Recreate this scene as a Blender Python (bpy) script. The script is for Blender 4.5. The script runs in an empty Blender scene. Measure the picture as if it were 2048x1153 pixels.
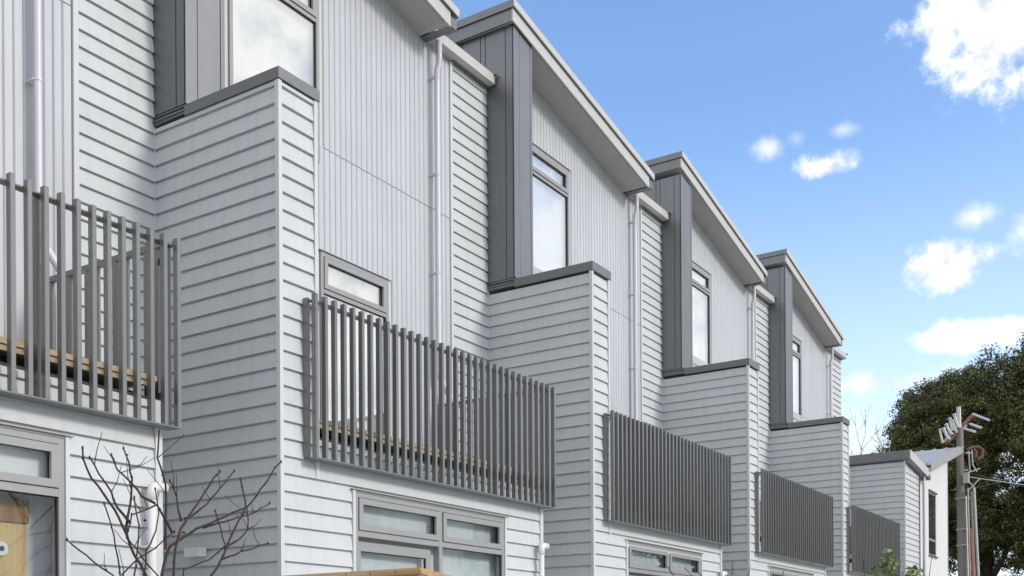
import bpy, bmesh, math, random
from mathutils import Vector, Matrix, noise

random.seed(7)
scene = bpy.context.scene
COL = scene.collection
R = math.radians
EYE = 1.6                     # camera height above the ground, metres

# ------------------------------------------------------------------ camera
cam_d = bpy.data.cameras.new("camera")
cam = bpy.data.objects.new("camera", cam_d)
COL.objects.link(cam)
cam_d.sensor_width = 36.0
cam_d.lens = 38.04
cam_d.shift_y = 0.3566
cam_d.clip_start = 0.05
cam_d.clip_end = 2000
yaw, roll = 0.99293, -0.0062
fwd = Vector((math.sin(yaw), math.cos(yaw), 0))
rgt = Vector((math.cos(yaw), -math.sin(yaw), 0))
upv = Vector((0, 0, 1))
r2 = rgt * math.cos(roll) + upv * math.sin(roll)
u2 = -rgt * math.sin(roll) + upv * math.cos(roll)
m = Matrix((( r2.x, u2.x, -fwd.x, -7.5137),
            ( r2.y, u2.y, -fwd.y, -7.5452),
            ( r2.z, u2.z, -fwd.z, EYE),
            (0, 0, 0, 1)))
cam.matrix_world = m
scene.camera = cam

# ------------------------------------------------------------------ sky and sun
SUN_AZ, SUN_EL = R(10), R(25)      # azimuth to the right of the facade normal
to_sun = Vector((math.sin(SUN_AZ) * math.cos(SUN_EL), -math.cos(SUN_AZ) * math.cos(SUN_EL), math.sin(SUN_EL)))
sun_d = bpy.data.lights.new("sun", "SUN")
sun_d.energy = 1.02
sun_d.angle = R(12)
sun_d.color = (1.0, 0.94, 0.86)
sun = bpy.data.objects.new("sun", sun_d)
sun.rotation_euler = to_sun.to_track_quat('Z', 'Y').to_euler()
sun.location = (0, -30, 40)
COL.objects.link(sun)

world = bpy.data.worlds.new("World")
scene.world = world
world.use_nodes = True
wn, wl = world.node_tree.nodes, world.node_tree.links
wn.clear()
def wnode(t, **kw):
    n = wn.new(t)
    for k, v in kw.items():
        setattr(n, k, v)
    return n
def wmath(op, a, b=None, c=None, clamp=False):
    n = wnode('ShaderNodeMath', operation=op, use_clamp=clamp)
    for i, v in enumerate((a, b, c)):
        if v is None:
            continue
        if isinstance(v, (int, float)):
            n.inputs[i].default_value = v
        else:
            wl.new(v, n.inputs[i])
    return n.outputs[0]
w_out = wnode('ShaderNodeOutputWorld')
w_bg = wnode('ShaderNodeBackground')
SKY_STRENGTH = 0.15
w_bg.inputs['Strength'].default_value = SKY_STRENGTH
w_sky = wnode('ShaderNodeTexSky', sky_type='NISHITA', sun_disc=False)
w_sky.sun_elevation = SUN_EL
w_sky.sun_rotation = R(180) - SUN_AZ
w_sky.air_density = 1.0
w_sky.dust_density = 0.9
w_sky.ozone_density = 4.0
tc = wnode('ShaderNodeTexCoord')
nrm = wnode('ShaderNodeVectorMath', operation='NORMALIZE')
wl.new(tc.outputs['Generated'], nrm.inputs[0])
sep = wnode('ShaderNodeSeparateXYZ')
wl.new(nrm.outputs[0], sep.inputs[0])
# azimuth (degrees from +Y towards +X) and elevation of the sky direction
az = wmath('MULTIPLY', wmath('ARCTAN2', sep.outputs[0], sep.outputs[1]), 57.29578)
el = wmath('MULTIPLY', wmath('ARCSINE', sep.outputs[2]), 57.29578)
nz1 = wnode('ShaderNodeTexNoise', noise_dimensions='3D')
nz1.inputs['Scale'].default_value = 24
nz1.inputs['Detail'].default_value = 7
nz1.inputs['Roughness'].default_value = 0.62
wl.new(nrm.outputs[0], nz1.inputs['Vector'])
nz2 = wnode('ShaderNodeTexNoise', noise_dimensions='3D')
nz2.inputs['Scale'].default_value = 75
nz2.inputs['Detail'].default_value = 5
nz2.inputs['Roughness'].default_value = 0.6
wl.new(nrm.outputs[0], nz2.inputs['Vector'])
wob = wmath('ADD', wmath('MULTIPLY', wmath('SUBTRACT', nz1.outputs[0], 0.5), 2.1),
            wmath('MULTIPLY', wmath('SUBTRACT', nz2.outputs[0], 0.5), 0.35))
# clouds: azimuth, elevation, half width, half height, edge softness, density
CLOUDS = [
    (82.0, 28.2, 5.2, 3.6, 0.45, 1.0), (84.5, 25.6, 4.0, 3.2, 0.45, 1.0), (80.6, 29.6, 3.2, 2.2, 0.4, 1.0),
    (73.2, 23.35, 1.7, 0.72, 0.55, 0.95),
    (70.3, 24.3, 1.0, 0.7, 0.9, 0.62), (73.9, 24.75, 1.1, 0.5, 0.9, 0.6), (71.8, 24.6, 0.6, 0.5, 1.0, 0.35),
    (78.9, 18.3, 2.9, 1.25, 0.5, 1.0), (80.2, 20.1, 1.3, 0.8, 0.9, 0.6), (82.6, 19.0, 1.2, 1.2, 0.9, 0.7),
    (80.6, 14.9, 3.4, 0.85, 0.55, 0.95),
    (75.6, 13.2, 3.6, 0.75, 0.8, 0.8), (78.5, 13.0, 4.0, 0.9, 0.8, 0.8),
    (75.0, 9.0, 15.0, 5.0, 1.3, 0.7),
    (160.0, 22.0, 62.0, 42.0, 0.9, 0.97), (115.0, 16.0, 24.0, 28.0, 0.8, 0.97),
]
mask = None
for (ca, ce, ha, he, soft, dens) in CLOUDS:
    da = wmath('MULTIPLY', wmath('SUBTRACT', az, ca), 1.0 / ha)
    de = wmath('MULTIPLY', wmath('SUBTRACT', el, ce), 1.0 / he)
    rr = wmath('SQRT', wmath('ADD', wmath('MULTIPLY', da, da), wmath('MULTIPLY', de, de)))
    v = wmath('ADD', wmath('SUBTRACT', 1.0, rr), wob if ha < 20 else wmath('MULTIPLY', wob, 0.3))
    mr = wnode('ShaderNodeMapRange', interpolation_type='SMOOTHSTEP')
    wl.new(v, mr.inputs['Value'])
    mr.inputs['From Min'].default_value = 0.0
    mr.inputs['From Max'].default_value = soft * 1.3
    mr.inputs['To Max'].default_value = dens
    mask = mr.outputs[0] if mask is None else wmath('MAXIMUM', mask, mr.outputs[0])
# broken cloud over the rest of the sky (thins out round the blue part over the roofs)
mp = wnode('ShaderNodeMapping')
mp.inputs['Scale'].default_value = (1.0, 1.0, 2.6)
wl.new(nrm.outputs[0], mp.inputs[0])
nz3 = wnode('ShaderNodeTexNoise', noise_dimensions='3D')
nz3.inputs['Scale'].default_value = 2.3
nz3.inputs['Detail'].default_value = 8
nz3.inputs['Roughness'].default_value = 0.58
wl.new(mp.outputs[0], nz3.inputs['Vector'])
gap = wnode('ShaderNodeMapRange', interpolation_type='SMOOTHSTEP')
dot = wnode('ShaderNodeVectorMath', operation='DOT_PRODUCT')
wl.new(nrm.outputs[0], dot.inputs[0])
dot.inputs[1].default_value = Vector((0.90, 0.36, 0.42)).normalized()
wl.new(dot.outputs['Value'], gap.inputs['Value'])
gap.inputs['From Min'].default_value = 0.50
gap.inputs['From Max'].default_value = 0.80
gap.inputs['To Min'].default_value = 0.0
gap.inputs['To Max'].default_value = 1.0
far_c = wnode('ShaderNodeMapRange', interpolation_type='SMOOTHSTEP')
wl.new(wmath('SUBTRACT', nz3.outputs[0], gap.outputs[0]), far_c.inputs['Value'])
far_c.inputs['From Min'].default_value = 0.28
far_c.inputs['From Max'].default_value = 0.48
mask = wmath('MAXIMUM', mask, far_c.outputs[0])
# the sky pales towards the horizon all round
veil = wnode('ShaderNodeMapRange', interpolation_type='SMOOTHSTEP')
wl.new(el, veil.inputs['Value'])
veil.inputs['From Min'].default_value = 2.0
veil.inputs['From Max'].default_value = 27.0
veil.inputs['To Min'].default_value = 0.55
veil.inputs['To Max'].default_value = 0.0
# cloud colour: white with soft grey hollows
ccol = wnode('ShaderNodeMixRGB')
ccol.inputs[1].default_value = (2.75, 2.88, 3.15, 1)
ccol.inputs[2].default_value = (4.3, 4.32, 4.4, 1)
cshade = wnode('ShaderNodeMapRange')
cshade.inputs['From Min'].default_value = 0.36
cshade.inputs['From Max'].default_value = 0.56
wl.new(nz1.outputs[0], cshade.inputs['Value'])
wl.new(cshade.outputs[0], ccol.inputs[0])
skyg = wnode('ShaderNodeMixRGB', blend_type='MULTIPLY')
skyg.inputs[0].default_value = 1.0
skyg.inputs[2].default_value = (1.0, 1.0, 1.0, 1)
wl.new(w_sky.outputs[0], skyg.inputs[1])
wmix = wnode('ShaderNodeMixRGB')
wl.new(mask, wmix.inputs[0])
vmix = wnode('ShaderNodeMixRGB')
wl.new(veil.outputs[0], vmix.inputs[0])
wl.new(skyg.outputs[0], vmix.inputs[1])
vmix.inputs[2].default_value = (4.2, 4.5, 4.9, 1)
wl.new(vmix.outputs[0], wmix.inputs[1])
wl.new(ccol.outputs[0], wmix.inputs[2])
wl.new(wmix.outputs[0], w_bg.inputs[0])
wl.new(w_bg.outputs[0], w_out.inputs[0])

scene.view_settings.view_transform = 'Standard'
scene.view_settings.look = 'None'
scene.view_settings.exposure = 1.05
scene.view_settings.gamma = 1.0
scene.view_settings.use_curve_mapping = False

# ------------------------------------------------------------------ materials
MATS = {}
def mat(name, col, rough=0.6, metal=0.0, var=0.06, scale=3.0, bump=0.0, bscale=60.0, spec=0.5, stretch=(1, 1, 1), streak=0.0, coat=0.0, orand=0.0):
    """Painted / natural surface with a little procedural unevenness."""
    if name in MATS:
        return MATS[name]
    mt = bpy.data.materials.new(name)
    mt.use_nodes = True
    nt = mt.node_tree
    b = nt.nodes['Principled BSDF']
    b.inputs['Roughness'].default_value = rough
    b.inputs['Metallic'].default_value = metal
    b.inputs['Specular IOR Level'].default_value = spec
    b.inputs['Coat Weight'].default_value = coat
    b.inputs['Coat Roughness'].default_value = 0.2
    geo = nt.nodes.new('ShaderNodeNewGeometry')
    mp = nt.nodes.new('ShaderNodeMapping')
    mp.inputs['Scale'].default_value = stretch
    nt.links.new(geo.outputs['Position'], mp.inputs[0])
    n1 = nt.nodes.new('ShaderNodeTexNoise')
    n1.inputs['Scale'].default_value = scale
    n1.inputs['Detail'].default_value = 6
    n1.inputs['Roughness'].default_value = 0.6
    nt.links.new(mp.outputs[0], n1.inputs['Vector'])
    cr = nt.nodes.new('ShaderNodeMapRange')
    cr.inputs['From Min'].default_value = 0.25
    cr.inputs['From Max'].default_value = 0.75
    cr.inputs['To Min'].default_value = 1 - var
    cr.inputs['To Max'].default_value = 1 + var
    nt.links.new(n1.outputs[0], cr.inputs['Value'])
    vm = nt.nodes.new('ShaderNodeVectorMath')
    vm.operation = 'SCALE'
    vm.inputs[0].default_value = col
    nt.links.new(cr.outputs[0], vm.inputs['Scale'])
    last = vm.outputs[0]
    if orand > 0:       # every board, strip or slat has its own slight shade
        oi = nt.nodes.new('ShaderNodeObjectInfo')
        ro = nt.nodes.new('ShaderNodeMapRange')
        ro.inputs['To Min'].default_value = 1 - orand
        ro.inputs['To Max'].default_value = 1 + orand
        nt.links.new(oi.outputs['Random'], ro.inputs['Value'])
        vo = nt.nodes.new('ShaderNodeVectorMath')
        vo.operation = 'SCALE'
        nt.links.new(last, vo.inputs[0])
        nt.links.new(ro.outputs[0], vo.inputs['Scale'])
        last = vo.outputs[0]
    if streak > 0:      # rain streaks and grime: stretched noise
        m2 = nt.nodes.new('ShaderNodeMapping')
        m2.inputs['Scale'].default_value = (9, 9, 0.7)
        nt.links.new(geo.outputs['Position'], m2.inputs[0])
        n2 = nt.nodes.new('ShaderNodeTexNoise')
        n2.inputs['Scale'].default_value = 1.3
        n2.inputs['Detail'].default_value = 5
        nt.links.new(m2.outputs[0], n2.inputs['Vector'])
        r2_ = nt.nodes.new('ShaderNodeMapRange')
        r2_.inputs['From Min'].default_value = 0.45
        r2_.inputs['From Max'].default_value = 0.8
        r2_.inputs['To Min'].default_value = 1.0
        r2_.inputs['To Max'].default_value = 1.0 - streak
        nt.links.new(n2.outputs[0], r2_.inputs['Value'])
        v2 = nt.nodes.new('ShaderNodeVectorMath')
        v2.operation = 'SCALE'
        nt.links.new(last, v2.inputs[0])
        nt.links.new(r2_.outputs[0], v2.inputs['Scale'])
        last = v2.outputs[0]
    nt.links.new(last, b.inputs['Base Color'])
    # uneven gloss
    rr = nt.nodes.new('ShaderNodeMapRange')
    rr.inputs['To Min'].default_value = max(0.02, rough - 0.08)
    rr.inputs['To Max'].default_value = min(1, rough + 0.08)
    nt.links.new(n1.outputs[0], rr.inputs['Value'])
    nt.links.new(rr.outputs[0], b.inputs['Roughness'])
    if bump > 0:
        n3 = nt.nodes.new('ShaderNodeTexNoise')
        n3.inputs['Scale'].default_value = bscale
        n3.inputs['Detail'].default_value = 3
        nt.links.new(mp.outputs[0], n3.inputs['Vector'])
        bp = nt.nodes.new('ShaderNodeBump')
        bp.inputs['Strength'].default_value = bump
        bp.inputs['Distance'].default_value = 0.01
        nt.links.new(n3.outputs[0], bp.inputs['Height'])
        nt.links.new(bp.outputs[0], b.inputs['Normal'])
    MATS[name] = mt
    return mt

M_BOARD = mat('weatherboard_paint', (0.520, 0.546, 0.564), 0.55, var=0.04, orand=0.03, scale=1.6, bump=0.06, bscale=40, streak=0.09, spec=0.35)
M_TRIM = mat('trim_paint', (0.545, 0.566, 0.582), 0.5, var=0.03, scale=3, spec=0.35)
M_CLAD = mat('cladding_paint', (0.478, 0.497, 0.533), 0.42, var=0.035, orand=0.025, scale=1.5, streak=0.07, spec=0.5)
M_WALL = mat('wall_backing', (0.54, 0.555, 0.565), 0.8, var=0.03)
M_METAL = mat('grey_sheet_metal', (0.205, 0.211, 0.220), 0.48, metal=0.85, coat=0.15, var=0.05, scale=2.2, streak=0.07, spec=0.6)
M_CAP = mat('grey_flashing', (0.185, 0.188, 0.190), 0.45, metal=0.6, var=0.05, scale=4, streak=0.05, spec=0.6)
M_FASCIA_LIT = mat('fascia_paint_lit', (0.485, 0.487, 0.482), 0.5, var=0.04, scale=2.5, streak=0.06)  # paler, sunlit copy of the grey finish on the roof edges
M_SOFFIT = mat('soffit_board', (0.40, 0.392, 0.37), 0.75, var=0.03, scale=2)
M_SLAT = mat('slat_powdercoat', (0.122, 0.127, 0.130), 0.38, metal=0.1, coat=0.6, orand=0.04, var=0.05, scale=6, spec=0.8)
M_FRAME = mat('window_aluminium', (0.295, 0.303, 0.306), 0.42, metal=0.15, var=0.03, scale=5)
M_GASKET_SHADOW = mat('black_gasket_shadow', (0.02, 0.02, 0.022), 0.6)  # gasket black that also draws the reveal shadow lines round panes
M_DARK = mat('deck_membrane', (0.035, 0.035, 0.038), 0.7)
M_PIPE = mat('pipe_paint', (0.54, 0.55, 0.585), 0.35, var=0.03, scale=4)
M_PVC = mat('white_pvc', (0.70, 0.70, 0.69), 0.32, var=0.03, scale=5)
M_RENDER = mat('white_render', (0.62, 0.622, 0.622), 0.85, var=0.03, scale=1.2, bump=0.15, bscale=120, streak=0.05)
M_ROOF = mat('roof_steel', (0.42, 0.42, 0.415), 0.35, metal=0.3, var=0.05, scale=2)
M_INSIDE = mat('interior_plaster', (0.62, 0.62, 0.60), 0.9)
M_FLOOR_IN = mat('interior_floor', (0.22, 0.19, 0.16), 0.6)
M_BACKING_BLIND = mat('pane_backing_blind', (0.78, 0.775, 0.76), 0.85, var=0.05, scale=1.0)  # white sheets behind the panes, added so upper windows look bright
M_BLIND2 = mat('net_curtain', (0.56, 0.575, 0.58), 0.9, var=0.10, scale=2.0, stretch=(6, 6, 0.4))
M_CONC = mat('concrete', (0.52, 0.505, 0.475), 0.9, var=0.12, scale=1.4, bump=0.2, bscale=25)
M_BARK = mat('shrub_bark', (0.032, 0.021, 0.018), 0.8, var=0.3, scale=30)
M_POLE = mat('pole_concrete', (0.225, 0.20, 0.175), 0.9, var=0.15, scale=3, bump=0.2, bscale=30, streak=0.25)
M_GALV = mat('galvanised_steel', (0.45, 0.45, 0.45), 0.5, metal=0.5, var=0.1, scale=8)
M_PORC = mat('insulator_grey', (0.60, 0.63, 0.66), 0.3, var=0.05)
M_RUST = mat('rusty_red_arm', (0.17, 0.075, 0.05), 0.75, var=0.25, scale=12)
M_ORANGE = mat('orange_conduit', (0.34, 0.11, 0.06), 0.5)
M_CABLE = mat('cable_black', (0.03, 0.035, 0.035), 0.6)
M_TRUNK = mat('tree_bark', (0.05, 0.040, 0.033), 0.9, var=0.3, scale=6, bump=0.4, bscale=12)
M_TWIG = mat('pale_twigs', (0.24, 0.22, 0.21), 0.8, var=0.2, scale=5)
M_LEAFDEAD = mat('dead_leaf', (0.16, 0.055, 0.022), 0.7, var=0.2, scale=40)
M_FENCEDARK = mat('dark_stained_timber', (0.03, 0.03, 0.032), 0.7, var=0.2, scale=6)

def wood(name, base, dark, stretch):
    mt = bpy.data.materials.new(name)
    mt.use_nodes = True
    nt = mt.node_tree
    b = nt.nodes['Principled BSDF']
    b.inputs['Roughness'].default_value = 0.7
    geo = nt.nodes.new('ShaderNodeNewGeometry')
    mp = nt.nodes.new('ShaderNodeMapping')
    mp.inputs['Scale'].default_value = stretch
    nt.links.new(geo.outputs['Position'], mp.inputs[0])
    n = nt.nodes.new('ShaderNodeTexNoise')
    n.inputs['Scale'].default_value = 1.0
    n.inputs['Detail'].default_value = 8
    n.inputs['Distortion'].default_value = 0.6
    nt.links.new(mp.outputs[0], n.inputs['Vector'])
    cr = nt.nodes.new('ShaderNodeValToRGB')
    cr.color_ramp.elements[0].position = 0.35
    cr.color_ramp.elements[0].color = (*dark, 1)
    cr.color_ramp.elements[1].position = 0.62
    cr.color_ramp.elements[1].color = (*base, 1)
    nt.links.new(n.outputs[0], cr.inputs[0])
    nt.links.new(cr.outputs[0], b.inputs['Base Color'])
    return mt
M_WOODX = wood('deck_timber', (0.47, 0.385, 0.26), (0.37, 0.285, 0.175), (1.2, 26, 26))
M_WOODY_SHADE = wood('store_timber_shaded', (0.42, 0.29, 0.15), (0.28, 0.175, 0.08), (30, 1.5, 30))  # darker timber copy for the store's shaded faces
M_WOODZ = wood('panel_timber', (0.58, 0.40, 0.18), (0.46, 0.30, 0.12), (30, 30, 1.4))
M_WOODZD = wood('panel_timber_dark', (0.30, 0.165, 0.05), (0.20, 0.105, 0.03), (14, 14, 1.2))

def glass_mat(name, refl, tint):
    mt = bpy.data.materials.new(name)
    mt.use_nodes = True
    nt = mt.node_tree
    nt.nodes.clear()
    out = nt.nodes.new('ShaderNodeOutputMaterial')
    mix = nt.nodes.new('ShaderNodeMixShader')
    tr = nt.nodes.new('ShaderNodeBsdfTransparent')
    tr.inputs[0].default_value = (*tint, 1)
    gl = nt.nodes.new('ShaderNodeBsdfGlossy')
    gl.inputs['Color'].default_value = (0.97, 0.98, 0.98, 1)
    gl.inputs['Roughness'].default_value = 0.012
    # Schlick reflectance from the viewing angle, the same on both faces of the pane
    geo0 = nt.nodes.new('ShaderNodeNewGeometry')
    dt = nt.nodes.new('ShaderNodeVectorMath')
    dt.operation = 'DOT_PRODUCT'
    nt.links.new(geo0.outputs['Normal'], dt.inputs[0])
    nt.links.new(geo0.outputs['Incoming'], dt.inputs[1])
    def mth(op, a, b):
        n = nt.nodes.new('ShaderNodeMath')
        n.operation = op
        n.use_clamp = True
        for i, v in enumerate((a, b)):
            if isinstance(v, (int, float)):
                n.inputs[i].default_value = v
            elif v is not None:
                nt.links.new(v, n.inputs[i])
        return n
    ab = nt.nodes.new('ShaderNodeMath')
    ab.operation = 'ABSOLUTE'
    nt.links.new(dt.outputs['Value'], ab.inputs[0])
    om = mth('SUBTRACT', 1.0, ab.outputs[0])
    pw = mth('POWER', om.outputs[0], 5.0)
    sc_ = mth('MULTIPLY', pw.outputs[0], 0.95 - refl)
    ad = mth('ADD', sc_.outputs[0], 0.045 + refl)
    # slight waviness of real panes
    geo = nt.nodes.new('ShaderNodeNewGeometry')
    nz = nt.nodes.new('ShaderNodeTexNoise')
    nz.inputs['Scale'].default_value = 1.7
    nt.links.new(geo.outputs['Position'], nz.inputs['Vector'])
    bp = nt.nodes.new('ShaderNodeBump')
    bp.inputs['Strength'].default_value = 0.04
    bp.inputs['Distance'].default_value = 0.05
    nt.links.new(nz.outputs[0], bp.inputs['Height'])
    nt.links.new(bp.outputs[0], gl.inputs['Normal'])
    nt.links.new(ad.outputs[0], mix.inputs[0])
    nt.links.new(tr.outputs[0], mix.inputs[1])
    nt.links.new(gl.outputs[0], mix.inputs[2])
    nt.links.new(mix.outputs[0], out.inputs[0])
    return mt
M_GLASS = glass_mat('window_glass', 0.32, (0.965, 0.97, 0.965))
M_GLASS_LO = glass_mat('window_glass_ground', -0.02, (0.90, 0.93, 0.94))

def leaf_mat(name, cols, scale):
    mt = bpy.data.materials.new(name)
    mt.use_nodes = True
    nt = mt.node_tree
    b = nt.nodes['Principled BSDF']
    b.inputs['Roughness'].default_value = 0.5
    b.inputs['Specular IOR Level'].default_value = 0.4
    geo = nt.nodes.new('ShaderNodeNewGeometry')
    n = nt.nodes.new('ShaderNodeTexNoise')
    n.inputs['Scale'].default_value = scale
    n.inputs['Detail'].default_value = 4
    nt.links.new(geo.outputs['Position'], n.inputs['Vector'])
    ri = nt.nodes.new('ShaderNodeMath')
    ri.operation = 'MULTIPLY_ADD'
    nt.links.new(geo.outputs['Random Per Island'], ri.inputs[0])
    ri.inputs[1].default_value = 0.45
    sub = nt.nodes.new('ShaderNodeMath')
    sub.operation = 'SUBTRACT'
    nt.links.new(n.outputs[0], sub.inputs[0])
    sub.inputs[1].default_value = 0.22
    nt.links.new(sub.outputs[0], ri.inputs[2])
    cr = nt.nodes.new('ShaderNodeValToRGB')
    e = cr.color_ramp.elements
    e[0].position, e[0].color = 0.2, (*cols[0], 1)
    e[1].position, e[1].color = 0.8, (*cols[2], 1)
    x = e.new(0.5); x.color = (*cols[1], 1)
    nt.links.new(ri.outputs[0], cr.inputs[0])
    nt.links.new(cr.outputs[0], b.inputs['Base Color'])
    return mt
M_LEAF = leaf_mat('evergreen_leaves', ((0.030, 0.038, 0.010), (0.080, 0.090, 0.023), (0.185, 0.185, 0.060)), 0.55)
M_LEAF2 = leaf_mat('shrub_leaves', ((0.07, 0.12, 0.03), (0.16, 0.22, 0.06), (0.42, 0.45, 0.27)), 9)

# ------------------------------------------------------------------ mesh helpers
class MB:
    def __init__(self):
        self.v, self.f = [], []
    def box(self, x0, x1, y0, y1, z0, z1):
        b = len(self.v)
        self.v += [(x0, y0, z0), (x1, y0, z0), (x1, y1, z0), (x0, y1, z0), (x0, y0, z1), (x1, y0, z1), (x1, y1, z1), (x0, y1, z1)]
        self.f += [tuple(b + i for i in q) for q in ((3, 2, 1, 0), (4, 5, 6, 7), (0, 1, 5, 4), (1, 2, 6, 5), (2, 3, 7, 6), (3, 0, 4, 7))]
        return self
    def prism(self, poly, axis, a0, a1):
        """poly: 2-D outline; axis 'x': poly is (y,z); 'y': poly is (x,z); 'z': poly is (x,y)."""
        n, b = len(poly), len(self.v)
        for a in (a0, a1):
            for (p, q) in poly:
                self.v.append((a, p, q) if axis == 'x' else (p, a, q) if axis == 'y' else (p, q, a))
        self.f.append(tuple(b + i for i in range(n)))
        self.f.append(tuple(b + n + i for i in reversed(range(n))))
        for i in range(n):
            j = (i + 1) % n
            self.f.append((b + j, b + i, b + n + i, b + n + j))
        return self
    def tube(self, pts, rad, seg=8, cap=True):
        pts = [Vector(p) for p in pts]
        rads = rad if isinstance(rad, (list, tuple)) else [rad] * len(pts)
        b = len(self.v)
        t0 = (pts[1] - pts[0]).normalized()
        side = t0.orthogonal().normalized()
        for i, p in enumerate(pts):
            t = (pts[min(i + 1, len(pts) - 1)] - pts[max(i - 1, 0)]).normalized()
            side = (side - t * side.dot(t))
            side = side.normalized() if side.length > 1e-6 else t.orthogonal().normalized()
            up = t.cross(side)
            for k in range(seg):
                a = 2 * math.pi * k / seg
                q = p + (side * math.cos(a) + up * math.sin(a)) * rads[i]
                self.v.append(tuple(q))
        for i in range(len(pts) - 1):
            for k in range(seg):
                k2 = (k + 1) % seg
                self.f.append((b + i * seg + k, b + i * seg + k2, b + (i + 1) * seg + k2, b + (i + 1) * seg + k))
        if cap:
            self.f.append(tuple(b + k for k in reversed(range(seg))))
            self.f.append(tuple(b + (len(pts) - 1) * seg + k for k in range(seg)))
        return self
    def frame(self, x0, x1, z0, z1, w, y0, y1, wt=None, wb=None):
        wt = w if wt is None else wt
        wb = w if wb is None else wb
        self.box(x0, x0 + w, y0, y1, z0, z1)
        self.box(x1 - w, x1, y0, y1, z0, z1)
        self.box(x0 + w, x1 - w, y0, y1, z1 - wt, z1)
        self.box(x0 + w, x1 - w, y0, y1, z0, z0 + wb)
        return self
    def mesh(self, name, smooth=False):
        me = bpy.data.meshes.new(name)
        me.from_pydata(self.v, [], self.f)
        bm = bmesh.new()
        bm.from_mesh(me)
        bmesh.ops.recalc_face_normals(bm, faces=bm.faces)
        bm.to_mesh(me)
        bm.free()
        if smooth:
            me.polygons.foreach_set('use_smooth', [True] * len(me.polygons))
        return me

CACHE = {}
def link(name, me, material, parent=None, loc=(0, 0, 0), rz=0.0, label=None, cat=None, group=None, kind=None):
    o = bpy.data.objects.new(name, me)
    COL.objects.link(o)
    if not me.materials and material:
        me.materials.append(material)
    o.location = loc
    o.rotation_euler = (0, 0, rz)
    if parent:
        o.parent = parent
    for k, v in (('label', label), ('category', cat), ('group', group), ('kind', kind)):
        if v:
            o[k] = v
    return o
def part(name, mb, material, parent, key=None, smooth=False, **kw):
    """One part; parts with the same key share mesh data."""
    if key is not None and key in CACHE:
        me = CACHE[key]
    else:
        me = (mb() if callable(mb) else mb).mesh(name, smooth)
        if key is not None:
            CACHE[key] = me
    return link(name, me, material, parent, **kw)
def thing(name, loc, label, cat, group=None):
    o = bpy.data.objects.new(name, None)
    COL.objects.link(o)
    o.empty_display_size = 0.3
    o.location = loc
    o['label'], o['category'] = label, cat
    if group:
        o['group'] = group
    return o

# ------------------------------------------------------------------ the ground
def sheet(name, pts, z, material, kind='structure'):
    me = bpy.data.meshes.new(name)
    me.from_pydata([(x, y, z) for x, y in pts], [], [tuple(range(len(pts)))])
    return link(name, me, material, kind=kind)
M_GROUND = mat('ground_soil_grass', (0.115, 0.125, 0.065), 0.95, var=0.35, scale=0.6, bump=0.5, bscale=8)
sheet('ground', [(-900, -900), (900, -900), (900, 900), (-900, 900)], 0.0, M_GROUND)
sheet('bounce_concrete', [(-60, -20), (60, -20), (60, 9), (-60, 9)], 0.004, M_CONC)  # unseen pale concrete, spread under the houses to bounce light upward

# ------------------------------------------------------------------ terraced houses
P = 6.2258               # house width
BD = 0.17                # weatherboard cover
YW = 1.82                # rear (upper) wall plane behind the balconies
ZG = -EYE                # ground level in eye coordinates
def Z(e):
    return e + EYE

def board_mesh(L, hb):
    # bevel-back weatherboard, outer face towards -y, open groove at its foot
    g = 0.019
    t = -0.030 + 0.020 * (hb - g) / (BD - g)
    prof = [(0.0, g), (-0.030, g), (t, hb - 0.001), (0.0, hb - 0.001)]
    return MB().prism(prof, 'x', 0, L)
def board_levels(z_lo, z_hi, phase):
    k = math.ceil((z_lo - phase) / BD - 0.35)
    out = []
    while phase + k * BD + 0.035 < z_hi:
        z = phase + k * BD
        out.append((z, round(min(BD, z_hi - z), 3)))
        k += 1
    return out
def board_rows(parent, x0, x1, y, levels):
    """Boards along X on a front-facing wall."""
    L = round(x1 - x0, 3)
    for z, hb in levels:
        part('weatherboard', lambda: board_mesh(L, hb), M_BOARD, parent, key=('bd', L, hb), loc=(x0, y, Z(z)))
def board_rows_side(parent, x, y0, y1, levels):
    """Boards along Y on a wall that faces -X; y0 front, y1 deep."""
    L = round(y1 - y0, 3)
    for z, hb in levels:
        part('weatherboard', lambda: board_mesh(L, hb), M_BOARD, parent, key=('bd', L, hb), loc=(x, y1, Z(z)), rz=-math.pi / 2)

def roof_z(x):           # underside of the skillion roof
    return 9.55 - 0.19 * x

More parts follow.
